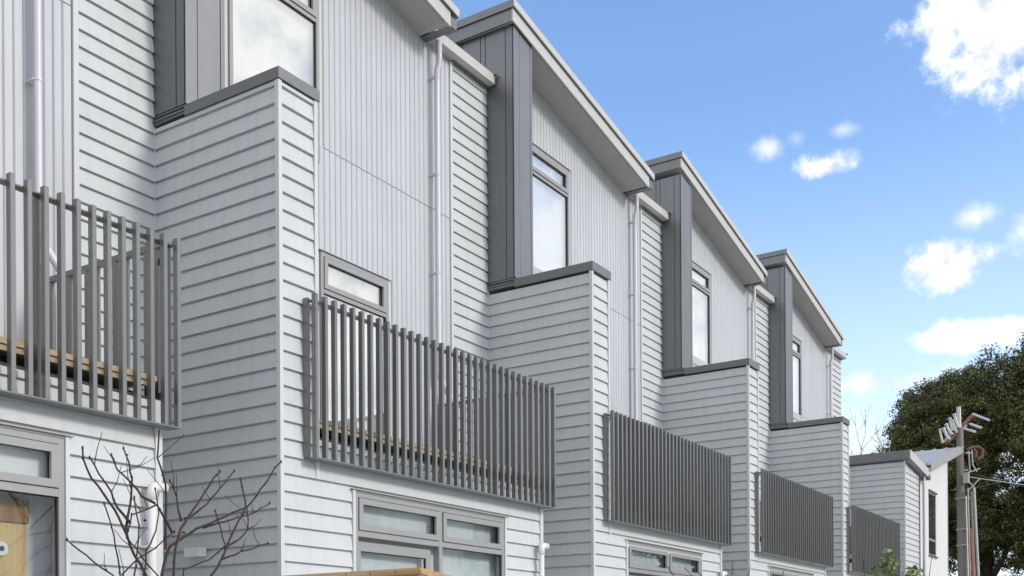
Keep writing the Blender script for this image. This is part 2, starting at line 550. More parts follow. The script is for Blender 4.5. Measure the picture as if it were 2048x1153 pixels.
def window(parent, x0, x1, z0, z1, y, bars_h, bars_v, cells, glass, fw=0.05, depth=0.09):
    """bars: (pos, lo, hi, w) ; cells: (x0,x1,z0,z1,kind)"""
    fr = MB().frame(x0, x1, Z(z0), Z(z1), fw, y, y + depth)
    for (zz, a, b, w) in bars_h:
        fr.box(a, b, y + 0.002, y + depth, Z(zz) - w / 2, Z(zz) + w / 2)
    for (xx, a, b, w) in bars_v:
        fr.box(xx - w / 2, xx + w / 2, y + 0.004, y + depth, Z(a), Z(b))
    win = part('window', fr, M_FRAME, parent)
    for (a, b, c, d, kind) in cells:
        yy, sw = y + 0.03, 0.0
        if kind == 'awning':
            sw = 0.062
            part('sash', MB().frame(a + 0.008, b - 0.008, Z(c) + 0.008, Z(d) - 0.008, sw, y - 0.012, y + 0.04), M_FRAME, win)
            part('seal_shadow_line', MB().frame(a, b, Z(c), Z(d), 0.0075, y + 0.012, y + 0.045), M_GASKET_SHADOW, win)  # black strip: gasket and the sash's shadow line in one
        elif kind == 'slider':
            sw, yy = 0.085, y + 0.075
            part('sash', MB().frame(a + 0.012, b - 0.10, Z(c), Z(d) - 0.045, sw, y + 0.052, y + 0.086, wt=0.10), M_FRAME, win)
        g = 0.008
        ga, gb, gc, gd = a + sw + g, b - sw - g, Z(c) + sw + g, Z(d) - sw - g
        if kind == 'slider':
            ga, gb, gd = a + sw + 0.02, b - 0.10 - sw - 0.008, Z(d) - 0.045 - 0.11
        part('seal_shadow_line', MB().frame(ga - 0.012, gb + 0.012, gc - 0.012, gd + 0.012, 0.012, yy - 0.012, yy + 0.01), M_GASKET_SHADOW, win)  # gasket, with the reveal's shadow line painted in as black
        part('pane', MB().box(ga, gb, yy, yy + 0.006, gc, gd), glass, win)
    return win

def slat_mesh():
    b = 0.003
    return MB().prism([(0, 0.004), (0.0, -0.050 + b), (b, -0.050), (0.039 - b, -0.050), (0.039, -0.050 + b), (0.039, 0.004)], 'z', 0, 1.603)

def balustrade(house):
    xl, xr = 0.317, 4.892
    yb = -0.171
    zt, zb = 3.541, 1.938
    # top tube, bottom tube and bottom plate are the frame
    rail = MB()
    rail.box(xl + 0.03, xr - 0.004, yb + 0.0545, yb + 0.138, Z(zt) - 0.055, Z(zt) - 0.043)
    bal = part('balustrade', rail, M_SLAT, house)
    part('bottom_plate', MB().box(xl, xr, yb, -0.005, Z(zb) - 0.012, Z(zb) - 0.001), M_SLAT, bal)
    n = 34
    pitch = (4.861 - 0.317) / (n - 1)
    for i in range(n):
        part('slat', slat_mesh, M_SLAT, bal, key='slat', loc=(xl + i * pitch - 0.001, yb + 0.05, Z(zb)))
    # end posts against the party wall and at the open corner
    for (xa, xb) in ((xl - 0.012, xl + 0.028), (xr - 0.052, xr - 0.012)):
        part('post', MB().box(xa, xb, yb + 0.106, -0.012, Z(zb), Z(zt) - (0.03 if xa < 1 else 0.056)), M_SLAT, bal)
    for ii in (8, 16, 24):
        xx = xl + ii * pitch
        part('post', MB().box(xx + 0.001, xx + 0.031, yb + 0.104, -0.012, Z(zb), Z(zt) - 0.056), M_SLAT, bal)
    # brackets
    br = MB()
    for zz in (2.12, 3.36):
        br.box(xl + 0.006, xl + 0.03, -0.012, 0.02, Z(zz), Z(zz) + 0.05)
        br.box(xr - 0.04, xr - 0.02, -0.012, 0.12, Z(zz), Z(zz) + 0.05)
    part('bracket', br, M_DARK, bal)
    # return at the open end
    part('return_rail', MB().box(xr - 0.052, xr - 0.002, yb + 0.104, YW - 0.02, Z(3.50), Z(3.55)), M_SLAT, bal)
    part('return_rail', MB().box(xr - 0.052, xr - 0.002, 0.02, YW - 0.02, Z(2.20), Z(2.25)), M_SLAT, bal)
    k = 0
    y = 0.06
    while y < YW - 0.05:
        big = (k % 5 == 4)
        part('return_slat', (lambda: MB().box(0, 0.034, 0, 0.05, 0, 1.36)) if not big else (lambda: MB().box(-0.004, 0.046, -0.012, 0.062, 0, 1.36)),
             M_SLAT, bal, key=('rs', big), loc=(xr - 0.048, y, Z(2.13)))
        y += 0.1377
        k += 1
    return bal

def townhouse(n, label, phase, dz_roof=0.0):
    X0 = n * P
    h = thing('terraced_house', (X0, 0, 0), label, 'house', 'row of terraced houses')
    capz = 5.545 if n <= 0 else 5.528
    fy = 0.0 if n < 2 else 0.06          # the far wing walls stop a little shallower
    nxt_phase = 5.478 if n + 1 <= 0 else 5.331

    # --- party wall that steps forward beside the balcony
    pw = part('party_wall', MB().box(0.024, 0.505, 0.024, YW + 0.1, 0, Z(5.50)), M_WALL, h)
    board_rows_side(pw, 0.022, 0.034, YW + 0.012, board_levels(ZG, capz - 0.004, phase))
    lv = board_levels(1.70, capz - 0.012, phase)
    board_rows(pw, 0.034, 0.478, 0.022, [q for q in lv if q[0] + BD > 2.15])
    part('corner_trim', MB().box(-0.013, 0.034, -0.013, 0.0215, 0, Z(capz) - 0.006).box(-0.013, 0.0215, 0.0215, 0.038, 0, Z(capz) - 0.006), M_TRIM, pw)
    part('corner_trim', MB().box(0.482, 0.528, -0.013, 0.1, Z(1.755), Z(capz) - 0.006), M_TRIM, pw)
    part('end_wall', MB().box(0.5055, 0.520, 0.1, YW + 0.02, Z(2.2), Z(5.52)), M_BOARD, pw)
    cap = MB().box(-0.024, 0.548, -0.028, 1.318, Z(capz), Z(5.652))
    part('parapet_cap', cap, M_CAP, pw)
    part('parapet_cap', MB().box(-0.010, 0.52, 1.32, YW, Z(capz) + 0.03, Z(capz) + 0.072), M_CAP, pw)
    part('corner_trim', MB().box(-0.006, 0.012, YW - 0.014, YW + 0.006, 0, Z(5.56)), M_TRIM, pw)

    # --- ground floor front
    gw = MB()
    yf, yb = 0.024, 0.20
    gw.box(0.506, 1.03, yf, yb, 0, Z(1.72))
    gw.box(3.93, 4.80, yf, yb, 0, Z(1.72))
    gw.box(0.506, 4.80, yf, yb, Z(1.72) + 0.0005, Z(2.165))
    gw.box(4.66, 4.80, yb + 0.0005, 6.0, 0, Z(2.165))
    gw.box(0.506, 4.66, 5.86, 6.0, 0, Z(2.165))
    gf = part('ground_floor_wall', gw, M_WALL, h)
    low = board_levels(ZG, 2.15, phase)
    board_rows(gf, 0.034, 1.022, 0.022, [q for q in low if q[0] + BD < 1.76])
    board_rows(gf, 3.934, 4.748, 0.022, [q for q in low if q[0] + BD < 1.76])
    for q in low:
        if q[0] + BD >= 1.76:
            board_rows(gf, 0.485 if q[0] + BD > 2.15 else 0.034, 4.748, 0.022, [q])
    part('corner_trim', MB().box(4.752, 4.822, -0.013, 0.06, 0, Z(2.168)).box(4.802, 4.822, 0.06, 0.10, 0, Z(2.168)), M_TRIM, gf)
    for z, hb in low:          # boarded return into the entry recess
        part('weatherboard', lambda: board_mesh(YW - 0.12, hb), M_BOARD, gf, key=('bd', 'return', hb), loc=(4.801, 0.105, Z(z)), rz=math.pi / 2)
    part('corner_trim', MB().box(1.026, 1.064, -0.016, 0.0235, 0, Z(1.716)), M_TRIM, gf)
    part('corner_trim', MB().box(3.894, 3.932, -0.016, 0.0235, 0, Z(1.716)), M_TRIM, gf)
    part('head_flashing', MB().box(1.0, 3.96, -0.034, 0.0235, Z(1.7175), Z(1.7245)).box(1.03, 3.93, -0.01, 0.0235, Z(1.7), Z(1.717)), M_FRAME, gf)
    part('interior', MB().box(0.51, 4.655, 5.80, 5.855, 0.02, Z(2.1)).box(0.51, 4.655, 0.205, 5.80, Z(1.98), Z(2.1)).box(0.51, 0.54, 0.205, 5.80, 0.02, Z(1.98)).box(4.62, 4.655, 0.205, 5.80, 0.02, Z(1.98)), M_INSIDE, h)
    part('interior_floor', MB().box(0.51, 4.655, 0.205, 5.80, 0.3, 0.35), M_FLOOR_IN, h)
    # large ground floor window: two awning lights over a sliding leaf and a fixed pane
    zt, zm, zb = 1.698, 1.268, -1.25
    xm = 2.560
    window(h, 1.067, 3.891, zb, zt, -0.002, [(zm, 1.117, 3.841, 0.06)], [(xm, zb + 0.05, zt - 0.05, 0.062)],
           [(1.117, xm - 0.031, zm + 0.03, zt - 0.05, 'awning'), (xm + 0.031, 3.841, zm + 0.03, zt - 0.05, 'awning'),
            (1.117, xm - 0.031, zb + 0.05, zm - 0.03, 'slider'), (xm + 0.031, 3.841, zb + 0.05, zm - 0.03, 'fixed')], M_GLASS_LO)

    if n == -1:
        part('curtain', MB().box(1.0, 4.60, 0.28, 0.29, Z(zb), Z(zm)), M_BLIND2, h)
    else:
        part('curtain', MB().box(1.035, 3.925, 0.17, 0.18, Z(zb), Z(zm)), M_BLIND2, h)
    part('pane_backing_blind', MB().box(1.035, 3.925, 0.12, 0.125, Z(zm), Z(zt)), M_BACKING_BLIND if n == -1 else M_BLIND2, h)

    # --- balcony floor
    dk = part('balcony_deck', MB().box(0.53, 4.80, 0.205, YW + 0.02, Z(2.1655), Z(2.20)).box(0.53, 4.78, 0.30, 0.36, Z(2.201), Z(2.288)).box(0.53, 4.78, 0.9, 0.96, Z(2.201), Z(2.288)), M_DARK, h)
    part('membrane_edge', MB().box(0.53, 4.805, 0.024, 0.2045, Z(2.1655), Z(2.192)), M_DARK, dk)
    part('deck_board', MB().box(0.33, 4.80, 0.05, 0.095, Z(2.292), Z(2.336)), M_WOODX, dk)
    y = 0.03
    while y < YW - 0.1:
        part('deck_board', lambda: MB().box(0, 4.27, 0, 0.135, 0, 0.044), M_WOODX, dk, key='deckb', loc=(0.535, y, Z(2.3385)))
        y += 0.14
    balustrade(h)

    # --- upper floor front wall (profiled cladding) with its openings
    dx0, dx1, dz0, dz1 = 2.515, 3.835, 2.385, 5.04      # balcony door
    wx0, wx1, wz0, wz1 = 1.045, 2.513, 6.14, 8.335      # bedroom window
    yc = YW + 0.016
    uw = MB()
    yB = YW + 0.16
    uw.box(0.53, dx0 - 0.002, yc, yB, Z(2.21), Z(6.13))
    uw.box(dx1 + 0.002, P - 0.006, yc, yB, 0, Z(6.13))
    uw.box(dx0 - 0.0015, dx1 + 0.0015, yc, yB, Z(5.045), Z(6.13))
    uw.box(0.53, wx0 - 0.002, yc, yB, Z(6.1305), Z(8.34))
    uw.box(wx1 + 0.002, P - 0.006, yc, yB, Z(6.1305), Z(8.34))
    uw.prism([(0.53, Z(8.3405)), (P - 0.006, Z(8.3405)), (P - 0.006, Z(8.70)), (4.8, Z(8.70)), (0.53, Z(roof_z(0.53) + 0.1))], 'y', yc, yB)
    uw.box(4.8, 5.3, yB + 0.001, 6.4, 0, Z(2.2))
    up = part('upper_wall', uw, M_WALL, h)
    strip = 0.1022
    i = 0
    def clad(x, za, zb_, strip=strip):
        prof = [(0.0012, 0.016), (0.0012, 0.008), (0.013, -0.008), (strip - 0.013, -0.008), (strip - 0.0012, 0.008), (strip - 0.0012, 0.016)]
        L = round(zb_ - za, 3)
        part('cladding_strip', lambda: MB().prism(prof, 'z', 0, L), M_CLAD, up, key=('clad', L, round(strip, 3)), loc=(x, YW, Z(za)))
    x = 0.545
    while x + strip < 5.245:
        xa, xb = x, x + strip
        lo, hi = 2.21, roof_z(xa) + 0.06
        in_d = xb > dx0 + 0.01 and xa < dx1 - 0.01
        in_w = xb > wx0 + 0.01 and xa < wx1 - 0.01
        if in_d:
            lo = 5.062
        clad(x, lo, 6.346)
        if in_w:
            clad(x, wz1 + 0.02, hi)
        else:
            clad(x, 6.358, hi)
        x += strip
    clad(x, 2.21, 6.346, 5.249 - x)
    clad(x, 6.358, roof_z(x) + 0.06, 5.249 - x)
    part('joint_flashing', MB().box(2.515, 5.245, YW + 0.001, YW + 0.015, Z(6.3475), Z(6.3565)), M_FRAME, up)
    part('corner_trim', MB().box(5.252, 5.31, YW - 0.026, YW + 0.0155, 0, Z(8.66)), M_TRIM, up)
    part('head_flashing', MB().box(dx0 - 0.02, dx1 + 0.03, YW - 0.03, YW + 0.0155, Z(dz1 + 0.006), Z(dz1 + 0.014)), M_FRAME, up)
    part('head_flashing', MB().box(wx0 - 0.02, wx1 + 0.02, YW - 0.03, YW + 0.0155, Z(wz1 + 0.006), Z(wz1 + 0.014)), M_FRAME, up)
    board_rows(up, 5.312, P - 0.004, YW + 0.014, board_levels(ZG, 8.66, nxt_phase))
    # bedroom window
    window(h, wx0, wx1, wz0, wz1, YW - 0.012, [(7.885, wx0 + 0.05, wx1 - 0.05, 0.045)], [],
           [(wx0 + 0.05, wx1 - 0.05, 7.91, wz1 - 0.05, 'awning'), (wx0 + 0.05, wx1 - 0.05, wz0 + 0.05, 7.862, 'fixed')], M_GLASS)
    part('bright_pane_backing', MB().box(wx0, wx1, YW + 0.10, YW + 0.104, Z(wz0), Z(wz1)), M_BACKING_BLIND, h)  # white sheet added behind the glass to brighten the pane
    # balcony door: light over a glazed leaf
    window(h, dx0, dx1, dz0, dz1, YW - 0.012, [(4.555, dx0 + 0.05, dx1 - 0.05, 0.05)], [],
           [(dx0 + 0.05, dx1 - 0.05, 4.58, dz1 - 0.05, 'awning'), (dx0 + 0.05, dx1 - 0.05, dz0 + 0.05, 4.53, 'fixed')], M_GLASS)
    part('bright_pane_backing', MB().box(dx0, dx1, YW + 0.10, YW + 0.104, Z(dz0), Z(dz1)), M_BACKING_BLIND, h)  # same added white sheet, keeps the door glass bright

    # --- dark metal wing wall above the party wall
    fz = 5.60
    fin = part('wing_wall', MB().box(0.014, 0.515, 1.344 + fy, YW + 0.10, Z(fz), Z(roof_z(0) - 0.03)).prism(
        [(0.014, Z(8.3)), (0.30, Z(8.3)), (0.30, Z(roof_z(0.3) + 0.05)), (0.014, Z(roof_z(0) - 0.03))], 'y', YW + 0.101, 7.9), M_METAL, h)
    ys = [1.33 + fy, 1.468 + fy, 1.838, 1.926, 2.27, 2.36, 2.75, 3.12, 3.5, 3.88, 4.3, 4.7, 5.1, 5.5, 5.9, 6.3, 6.7, 7.1, 7.5, 7.9]
    for a, b in zip(ys[:-1], ys[1:]):
        lo = fz + 0.085 if a < YW - 0.1 else 8.45
        bb = min(b, YW - 0.03) if (a < YW - 0.1) else b
        part('metal_panel', MB().box(0.0, 0.013, a + (0.0 if a < 1.4 else 0.007), b - 0.007 if b - a > 0.05 else b, Z(lo), Z(roof_z(0) - 0.005)) if b <= YW else
             (MB().box(0.0, 0.013, a + 0.007, YW - 0.004, Z(fz + 0.085), Z(roof_z(0) - 0.005)).box(0.0, 0.013, YW - 0.0035, b - 0.007, Z(8.45), Z(roof_z(0) - 0.005)) if a < YW else
              MB().box(0.0, 0.013, a + 0.007, b - 0.007, Z(lo), Z(roof_z(0) - 0.005))), M_METAL, fin)
    for (a, b) in ((0.0, 0.150), (0.162, 0.462), (0.474, 0.530)):
        part('metal_panel', MB().prism([(a, Z(fz + 0.085)), (b, Z(fz + 0.085)), (b, Z(roof_z(b) - 0.004)), (a, Z(roof_z(a) - 0.004))], 'y', fy + (1.318 if a == 0 else 1.322), 1.343 + fy), M_METAL, fin)
    part('metal_panel', MB().box(0.516, 0.530, 1.3435 + fy, YW + 0.02, Z(fz + 0.085), Z(roof_z(0.53) - 0.004)), M_METAL, fin)
    part('base_flashing', MB().box(-0.016, 0.536, 1.312 + fy, YW, Z(fz + 0.045), Z(fz + 0.058)).box(-0.026, 0.53, 1.32 + fy, YW, Z(fz + 0.0), Z(fz + 0.018)), M_CAP, fin)

    # --- skillion roof that falls along the row
    xa, xb = -0.06, 4.56
    yf0, yback = 1.30 + fy, 7.95
    d = dz_roof
    def rz(x, off):
        return Z(roof_z(x) + off + d * max(0.0, 1 - x / 4.7))
    slab = MB().prism([(xa, rz(xa, 0.004)), (xb, rz(xb, 0.004)), (xb, rz(xb, 0.17)), (xa, rz(xa, 0.17))], 'y', yf0, yback)
    roof = part('roof', slab, M_FASCIA_LIT, h)
    part('soffit', MB().prism([(0.56, rz(0.56, -0.006)), (4.50, rz(4.50, -0.006)), (4.50, rz(4.50, 0.0035)), (0.56, rz(0.56, 0.0035))], 'y', yf0 + 0.035, YW + 0.01), M_SOFFIT, roof)
    part('fascia', MB().prism([(xa - 0.02, rz(xa, -0.02)), (xb, rz(xb, -0.03)), (xb, rz(xb, 0.165)), (xa - 0.02, rz(xa, 0.165))], 'y', yf0 - 0.025, yf0 - 0.0005), M_FASCIA_LIT, roof)  # front edge: sunlit tone put into the paler paint
    part('fascia', MB().prism([(yf0 + 0.0, rz(xa, -0.02)), (yback, rz(xa, -0.02)), (yback, rz(xa, 0.165)), (yf0, rz(xa, 0.165))], 'x', xa - 0.02, xa - 0.0005), M_METAL, roof)  # left edge of the same finish, its shade put into darker metal
    top = MB().prism([(xa - 0.045, rz(xa, 0.172)), (4.71, rz(4.71, 0.172)), (4.71, rz(4.71, 0.285)), (xa - 0.045, rz(xa, 0.285))], 'y', yf0 - 0.055, yback + 0.05)
    part('roof_capping', top, M_METAL, roof)  # darker body, gives the left end its shaded tone
    part('barge_capping', MB().prism([(xa - 0.047, rz(xa, 0.178)), (4.713, rz(4.71, 0.178)), (4.713, rz(4.71, 0.287)), (xa - 0.047, rz(xa, 0.287))], 'y', yf0 - 0.066, yf0 - 0.0555), M_FASCIA_LIT, roof)  # paler skin over the front, painted with the sunlit tone
    # gutter across the low end and the flat link to the next house
    lz = 8.50
    part('gutter', MB().box(4.56, 4.70, yf0 - 0.02, YW + 0.01, Z(8.665), Z(8.672)).box(4.56, 4.70, yf0 - 0.024, yf0 - 0.0205, Z(8.665), Z(8.80)).box(4.694, 4.70, yf0 - 0.02, YW + 0.01, Z(8.6725), Z(8.76)), M_CAP, h)
    part('gutter', MB().box(4.60, P - 0.035, 1.64, 1.655, Z(8.675), Z(8.815)).box(4.60, P - 0.035, 1.6555, YW + 0.02, Z(8.675), Z(8.69)).box(P - 0.0345, P - 0.028, 1.64, YW, Z(8.675), Z(8.825)), M_FASCIA_LIT, h)
    part('link_roof', MB().box(4.57, P - 0.04, 1.72, 7.9, Z(8.74), Z(8.76)).box(5.3, P - 0.04, 1.76, YW + 0.02, Z(8.655), Z(8.674)), M_CAP, h)
    part('overflow_spout', MB().box(P - 0.075, P - 0.028, 1.60, 1.639, Z(8.80), Z(8.825)), M_CAP, h)

    # --- rainwater pipe
    px, py = 4.805, 1.70
    pts = [(px - 0.005, 1.655, Z(8.70)), (px - 0.005, 1.655, Z(8.44)), (px - 0.003, 1.67, Z(8.37)), (px, py, Z(8.28)), (px, py, Z(8.0)), (px, py, Z(5.5)), (px, py, Z(3.98)), (px + 0.02, py - 0.03, Z(3.88)),
           (px + 0.20, py - 0.08, Z(3.62)), (px + 0.235, py - 0.08, Z(3.52)), (px + 0.235, py - 0.08, Z(2.25))]
    pipe = part('downpipe', MB().tube(pts, 0.041, 14), M_PIPE, h, key='downpipe', smooth=True)
    for zz in (8.17, 6.79, 5.39):
        part('bracket', lambda: MB().tube([(0, 0, 0), (0, 0, 0.022)], 0.046, 14).box(-0.055, -0.042, 0.0, 0.115, 0.0, 0.02).box(0.0, 0.012, 0.04, 0.115, 0.003, 0.018), M_PIPE, pipe, key='pbr', loc=(px, py, Z(zz)))
    # --- vent pipe with an elbow at the front corner
    vx, vy = 4.655, -0.085
    vp = part('vent_pipe', MB().tube([(vx, vy, 0.0), (vx, vy, Z(1.395))], 0.036, 14), M_PVC, h, key='ventp', smooth=True)
    part('elbow', MB().tube([(vx, vy, Z(1.30)), (vx, vy, Z(1.385)), (vx + 0.012, vy, Z(1.405)), (vx + 0.035, vy, Z(1.417)), (vx + 0.14, vy, Z(1.417))],
                            [0.042, 0.042, 0.044, 0.042, 0.042], 14), M_PVC, vp, key='elbow', smooth=True)
    part('pipe_bracket', MB().box(vx - 0.05, vx + 0.05, vy - 0.038, 0.01, Z(0.9), Z(0.92)), M_PVC, vp, key='vbr')
    # --- small wall light in the entry recess
    part('wall_light', MB().box(-0.10, 0.0, 1.05, 1.275, Z(1.0), Z(1.09)), M_PVC, h, key='wl')
    return h

HOUSES = [(-1, 'pale grey terraced house cut off by the left edge, timber panel behind its glass', 5.478, 0.0),
          (0, 'nearest complete pale grey terraced house, its slatted balcony above a two-light window', 5.478, 0.0),
          (1, 'third terraced house from the left, between the nearest complete house and the last but one', 5.331, -0.03),
          (2, 'fourth terraced house from the left, its balcony slats reading as a narrow grey screen', 5.331, 0.10),
          (3, 'furthest tall terraced house of the row, its boarded end standing against the sky', 5.331, 0.09)]
for (n, lab, ph, dzr) in HOUSES:
    townhouse(n, lab, ph, dzr)
# (the end wall of the last tall house)

# ------------------------------------------------------------------ low end house past the row
def end_house():
    X0 = 4 * P
    h = thing('end_house', (X0, 0, 0), 'low end house with a boarded corner and white rendered wall beneath a rising roof', 'house')
    ph = 5.331
    def rl(x, off=0.0):
        return Z(5.50 - 0.10 * x + off)
    core = part('boarded_wall', MB().prism([(0.024, 0), (1.80, 0), (1.80, rl(1.80, -0.02)), (0.024, rl(0.024, -0.02))], 'y', 0.024, 7.0), M_WALL, h)
    board_rows_side(core, 0.022, 0.034, 3.4, board_levels(ZG, 5.48, ph))
    board_rows(core, 0.034, 1.76, 0.022, board_levels(ZG, 5.32, ph))
    part('corner_trim', MB().box(-0.013, 0.034, -0.013, 0.0215, 0, rl(0)).box(-0.013, 0.0215, 0.0215, 0.038, 0, rl(0)), M_TRIM, core)
    part('corner_trim', MB().box(1.762, 1.80, -0.010, 0.0235, 0, rl(1.8)), M_TRIM, core)
    rf = part('low_roof', MB().prism([(-0.07, rl(-0.07, 0.0)), (2.22, rl(2.22, 0.0)), (2.22, rl(2.22, 0.26)), (-0.07, rl(-0.07, 0.26))], 'y', -0.16, 7.2), M_CAP, h)
    part('fascia', MB().prism([(-0.10, rl(-0.07, 0.02)), (2.25, rl(2.25, 0.02)), (2.25, rl(2.25, 0.275)), (-0.10, rl(-0.07, 0.275))], 'y', -0.185, -0.161), M_FASCIA_LIT, rf)  # front edge in the paler, sunlit copy
    part('fascia', MB().box(-0.10, -0.071, -0.16, 7.2, rl(-0.07, 0.02), rl(-0.07, 0.275)), M_METAL, rf)  # left edge in darker metal that stands for its shade
    part('gutter', MB().box(2.225, 2.42, -0.20, 7.2, rl(2.25, -0.05), rl(2.25, 0.10)), M_METAL, h)
    part('downpipe', MB().tube([(2.0, -0.10, rl(2.0, -0.02)), (2.0, -0.09, rl(2.0, -0.25)), (2.0, -0.09, 0.0)], 0.042, 12), M_PIPE, h, smooth=True)
    part('conduit', MB().tube([(1.60, -0.045, rl(1.5, -0.05)), (1.60, -0.045, Z(4.4)), (1.62, -0.045, Z(4.3)), (1.62, -0.045, Z(2.5))], 0.012, 6), M_CABLE, h)
    # rendered wall with a tall window
    def rr(x, off=0.0):
        return Z(5.60 + 0.262 * (x - 2.5) + off)
    wx0, wx1, wz0, wz1 = 3.27, 4.36, 3.02, 5.02
    xr = 6.12
    w = MB()
    w.prism([(2.14, 0), (wx0, 0), (wx0, rr(wx0, -0.02)), (2.14, rr(2.14, -0.02))], 'y', 0.05, 0.25)
    w.prism([(wx1, 0), (xr, 0), (xr, rr(xr, -0.02)), (wx1, rr(wx1, -0.02))], 'y', 0.05, 0.25)
    w.box(wx0, wx1, 0.05, 0.25, 0, Z(wz0))
    w.prism([(wx0, Z(wz1)), (wx1, Z(wz1)), (wx1, rr(wx1, -0.02)), (wx0, rr(wx0, -0.02))], 'y', 0.05, 0.25)
    w.box(xr - 0.2, xr, 0.2505, 7.0, 0, rr(xr - 0.2, -0.02))
    w.box(1.805, xr, 3.0, 3.1, 0, Z(5.3))
    part('rendered_wall', w, M_RENDER, h)
    part('corner_trim', MB().box(xr - 0.03, xr + 0.012, 0.035, 0.0495, 0, rr(xr, -0.03)), M_TRIM, h)
    window(h, wx0, wx1, wz0, wz1, 0.06, [(3.52, wx0 + 0.05, wx1 - 0.05, 0.07)], [],
           [(wx0 + 0.05, wx1 - 0.05, wz0 + 0.05, 3.485, 'fixed'), (wx0 + 0.05, wx1 - 0.05, 3.555, wz1 - 0.05, 'fixed')], M_GLASS_LO)
    part('sill', MB().box(wx0 - 0.05, wx1 + 0.05, 0.0, 0.0595, Z(wz0) - 0.05, Z(wz0) - 0.005), M_METAL, h)
    part('window_hood', MB().box(wx0 - 0.05, wx1 + 0.03, 0.0, 0.0595, Z(wz1) + 0.005, Z(wz1) + 0.05), M_METAL, h)
    rf2 = part('rising_roof', MB().prism([(2.45, rr(2.45, 0.10)), (7.36, rr(7.36, 0.10)), (7.36, rr(7.36, 0.15)), (2.45, rr(2.45, 0.15))], 'y', -0.20, 7.1), M_ROOF, h)
    part('fascia', MB().prism([(2.43, rr(2.43, -0.10)), (7.37, rr(7.37, -0.06)), (7.37, rr(7.37, 0.16)), (2.43, rr(2.43, 0.16))], 'y', -0.225, -0.2005), M_ROOF, rf2)
    part('soffit', MB().prism([(2.5, rr(2.5, -0.0)), (7.34, rr(7.34, 0.0)), (7.34, rr(7.34, 0.04)), (2.5, rr(2.5, 0.04))], 'y', -0.20, 7.0), M_TRIM, rf2)
    for i in range(18):
        y = -0.1 + i * 0.4
        part('roof_rib', lambda: MB().prism([(2.46, rr(2.46, 0.151)), (7.35, rr(7.35, 0.151)), (7.35, rr(7.35, 0.18)), (2.46, rr(2.46, 0.18))], 'y', -0.035, 0.035), M_ROOF, rf2, key='roofrib', loc=(0, y, 0))
    return h
end_house()

# ------------------------------------------------------------------ timber things
def timber_panel():
    t = thing('timber_panel', (-P + 3.70, 0.21, 0.36), 'new timber panel with a darker top board standing behind the leftmost ground floor glass', 'timber panel')
    part('board', MB().box(-0.95, 0.0, 0.0, 0.04, 0, Z(1.028) - 0.36), M_WOODZ, t)
    part('top_board', MB().box(-0.97, 0.01, -0.02, 0.0395, Z(1.03) - 0.36, Z(1.20) - 0.36), M_WOODZD, t)
    part('ring', MB().tube([(-0.215, -0.004, Z(0.82) - 0.36), (-0.215, -0.018, Z(0.82) - 0.36)], 0.055, 20), M_PVC, t)
    part('hole', MB().tube([(-0.215, -0.019, Z(0.82) - 0.36), (-0.215, -0.024, Z(0.82) - 0.36)], 0.02, 14), M_GASKET_SHADOW, t)
    return t

def bin_store():
    x0, y0, y1, zt = -4.36, -5.08, -4.39, 1.917
    w = 1.1
    s = 0.112
    t = thing('bin_store', (x0, y0, 0), 'raw timber bin store with a sloping lid in front of the ground floor window', 'bin store')
    D = y1 - y0
    def lid(x, off):
        return zt - s * x + off
    # posts, rails and boards
    for (px, py) in ((0.0, 0.0), (0.0, D - 0.07), (w - 0.07, 0.0), (w - 0.07, D - 0.07)):
        part('post', MB().box(px + 0.012, px + 0.07, py + 0.012, py + 0.07, 0, lid(px + 0.07, -0.05)), M_WOODZ, t)
    part('rail', MB().box(0.0, 0.0115, 0.0, D, lid(0, -0.085), lid(0, -0.024)), M_WOODY_SHADE, t)  # left rail: shade put into the darker timber
    part('rail', MB().prism([(0.0, lid(0, -0.085)), (w, lid(w, -0.085)), (w, lid(w, -0.024)), (0.0, lid(0, -0.024))], 'y', -0.012, -0.0005), M_WOODX, t)  # front rail: lighter timber stands for sunlight on it
    n = 6
    for i in range(n):
        y = 0.075 + i * (D - 0.15) / n
        part('plank', MB().box(0.02, 0.04, y, y + (D - 0.15) / n - 0.006, 0.05, lid(0, -0.09)), M_WOODZ, t)
    for i in range(9):
        x = 0.075 + i * (w - 0.15) / 9
        part('plank', MB().box(x, x + (w - 0.15) / 9 - 0.006, 0.02, 0.04, 0.05, lid(x, -0.09)), M_WOODZ, t)
    for i in range(6):
        y = -0.02 + i * (D + 0.04) / 6
        part('lid_board', MB().prism([(-0.014, lid(0, -0.0235)), (w + 0.02, lid(w, -0.0235)), (w + 0.02, lid(w, 0.0)), (-0.014, lid(0, 0.0))], 'y', y, y + (D + 0.04) / 6 - 0.004), M_WOODY_SHADE, t)  # lid edge faces left, so its shade is in the timber colour
    return t

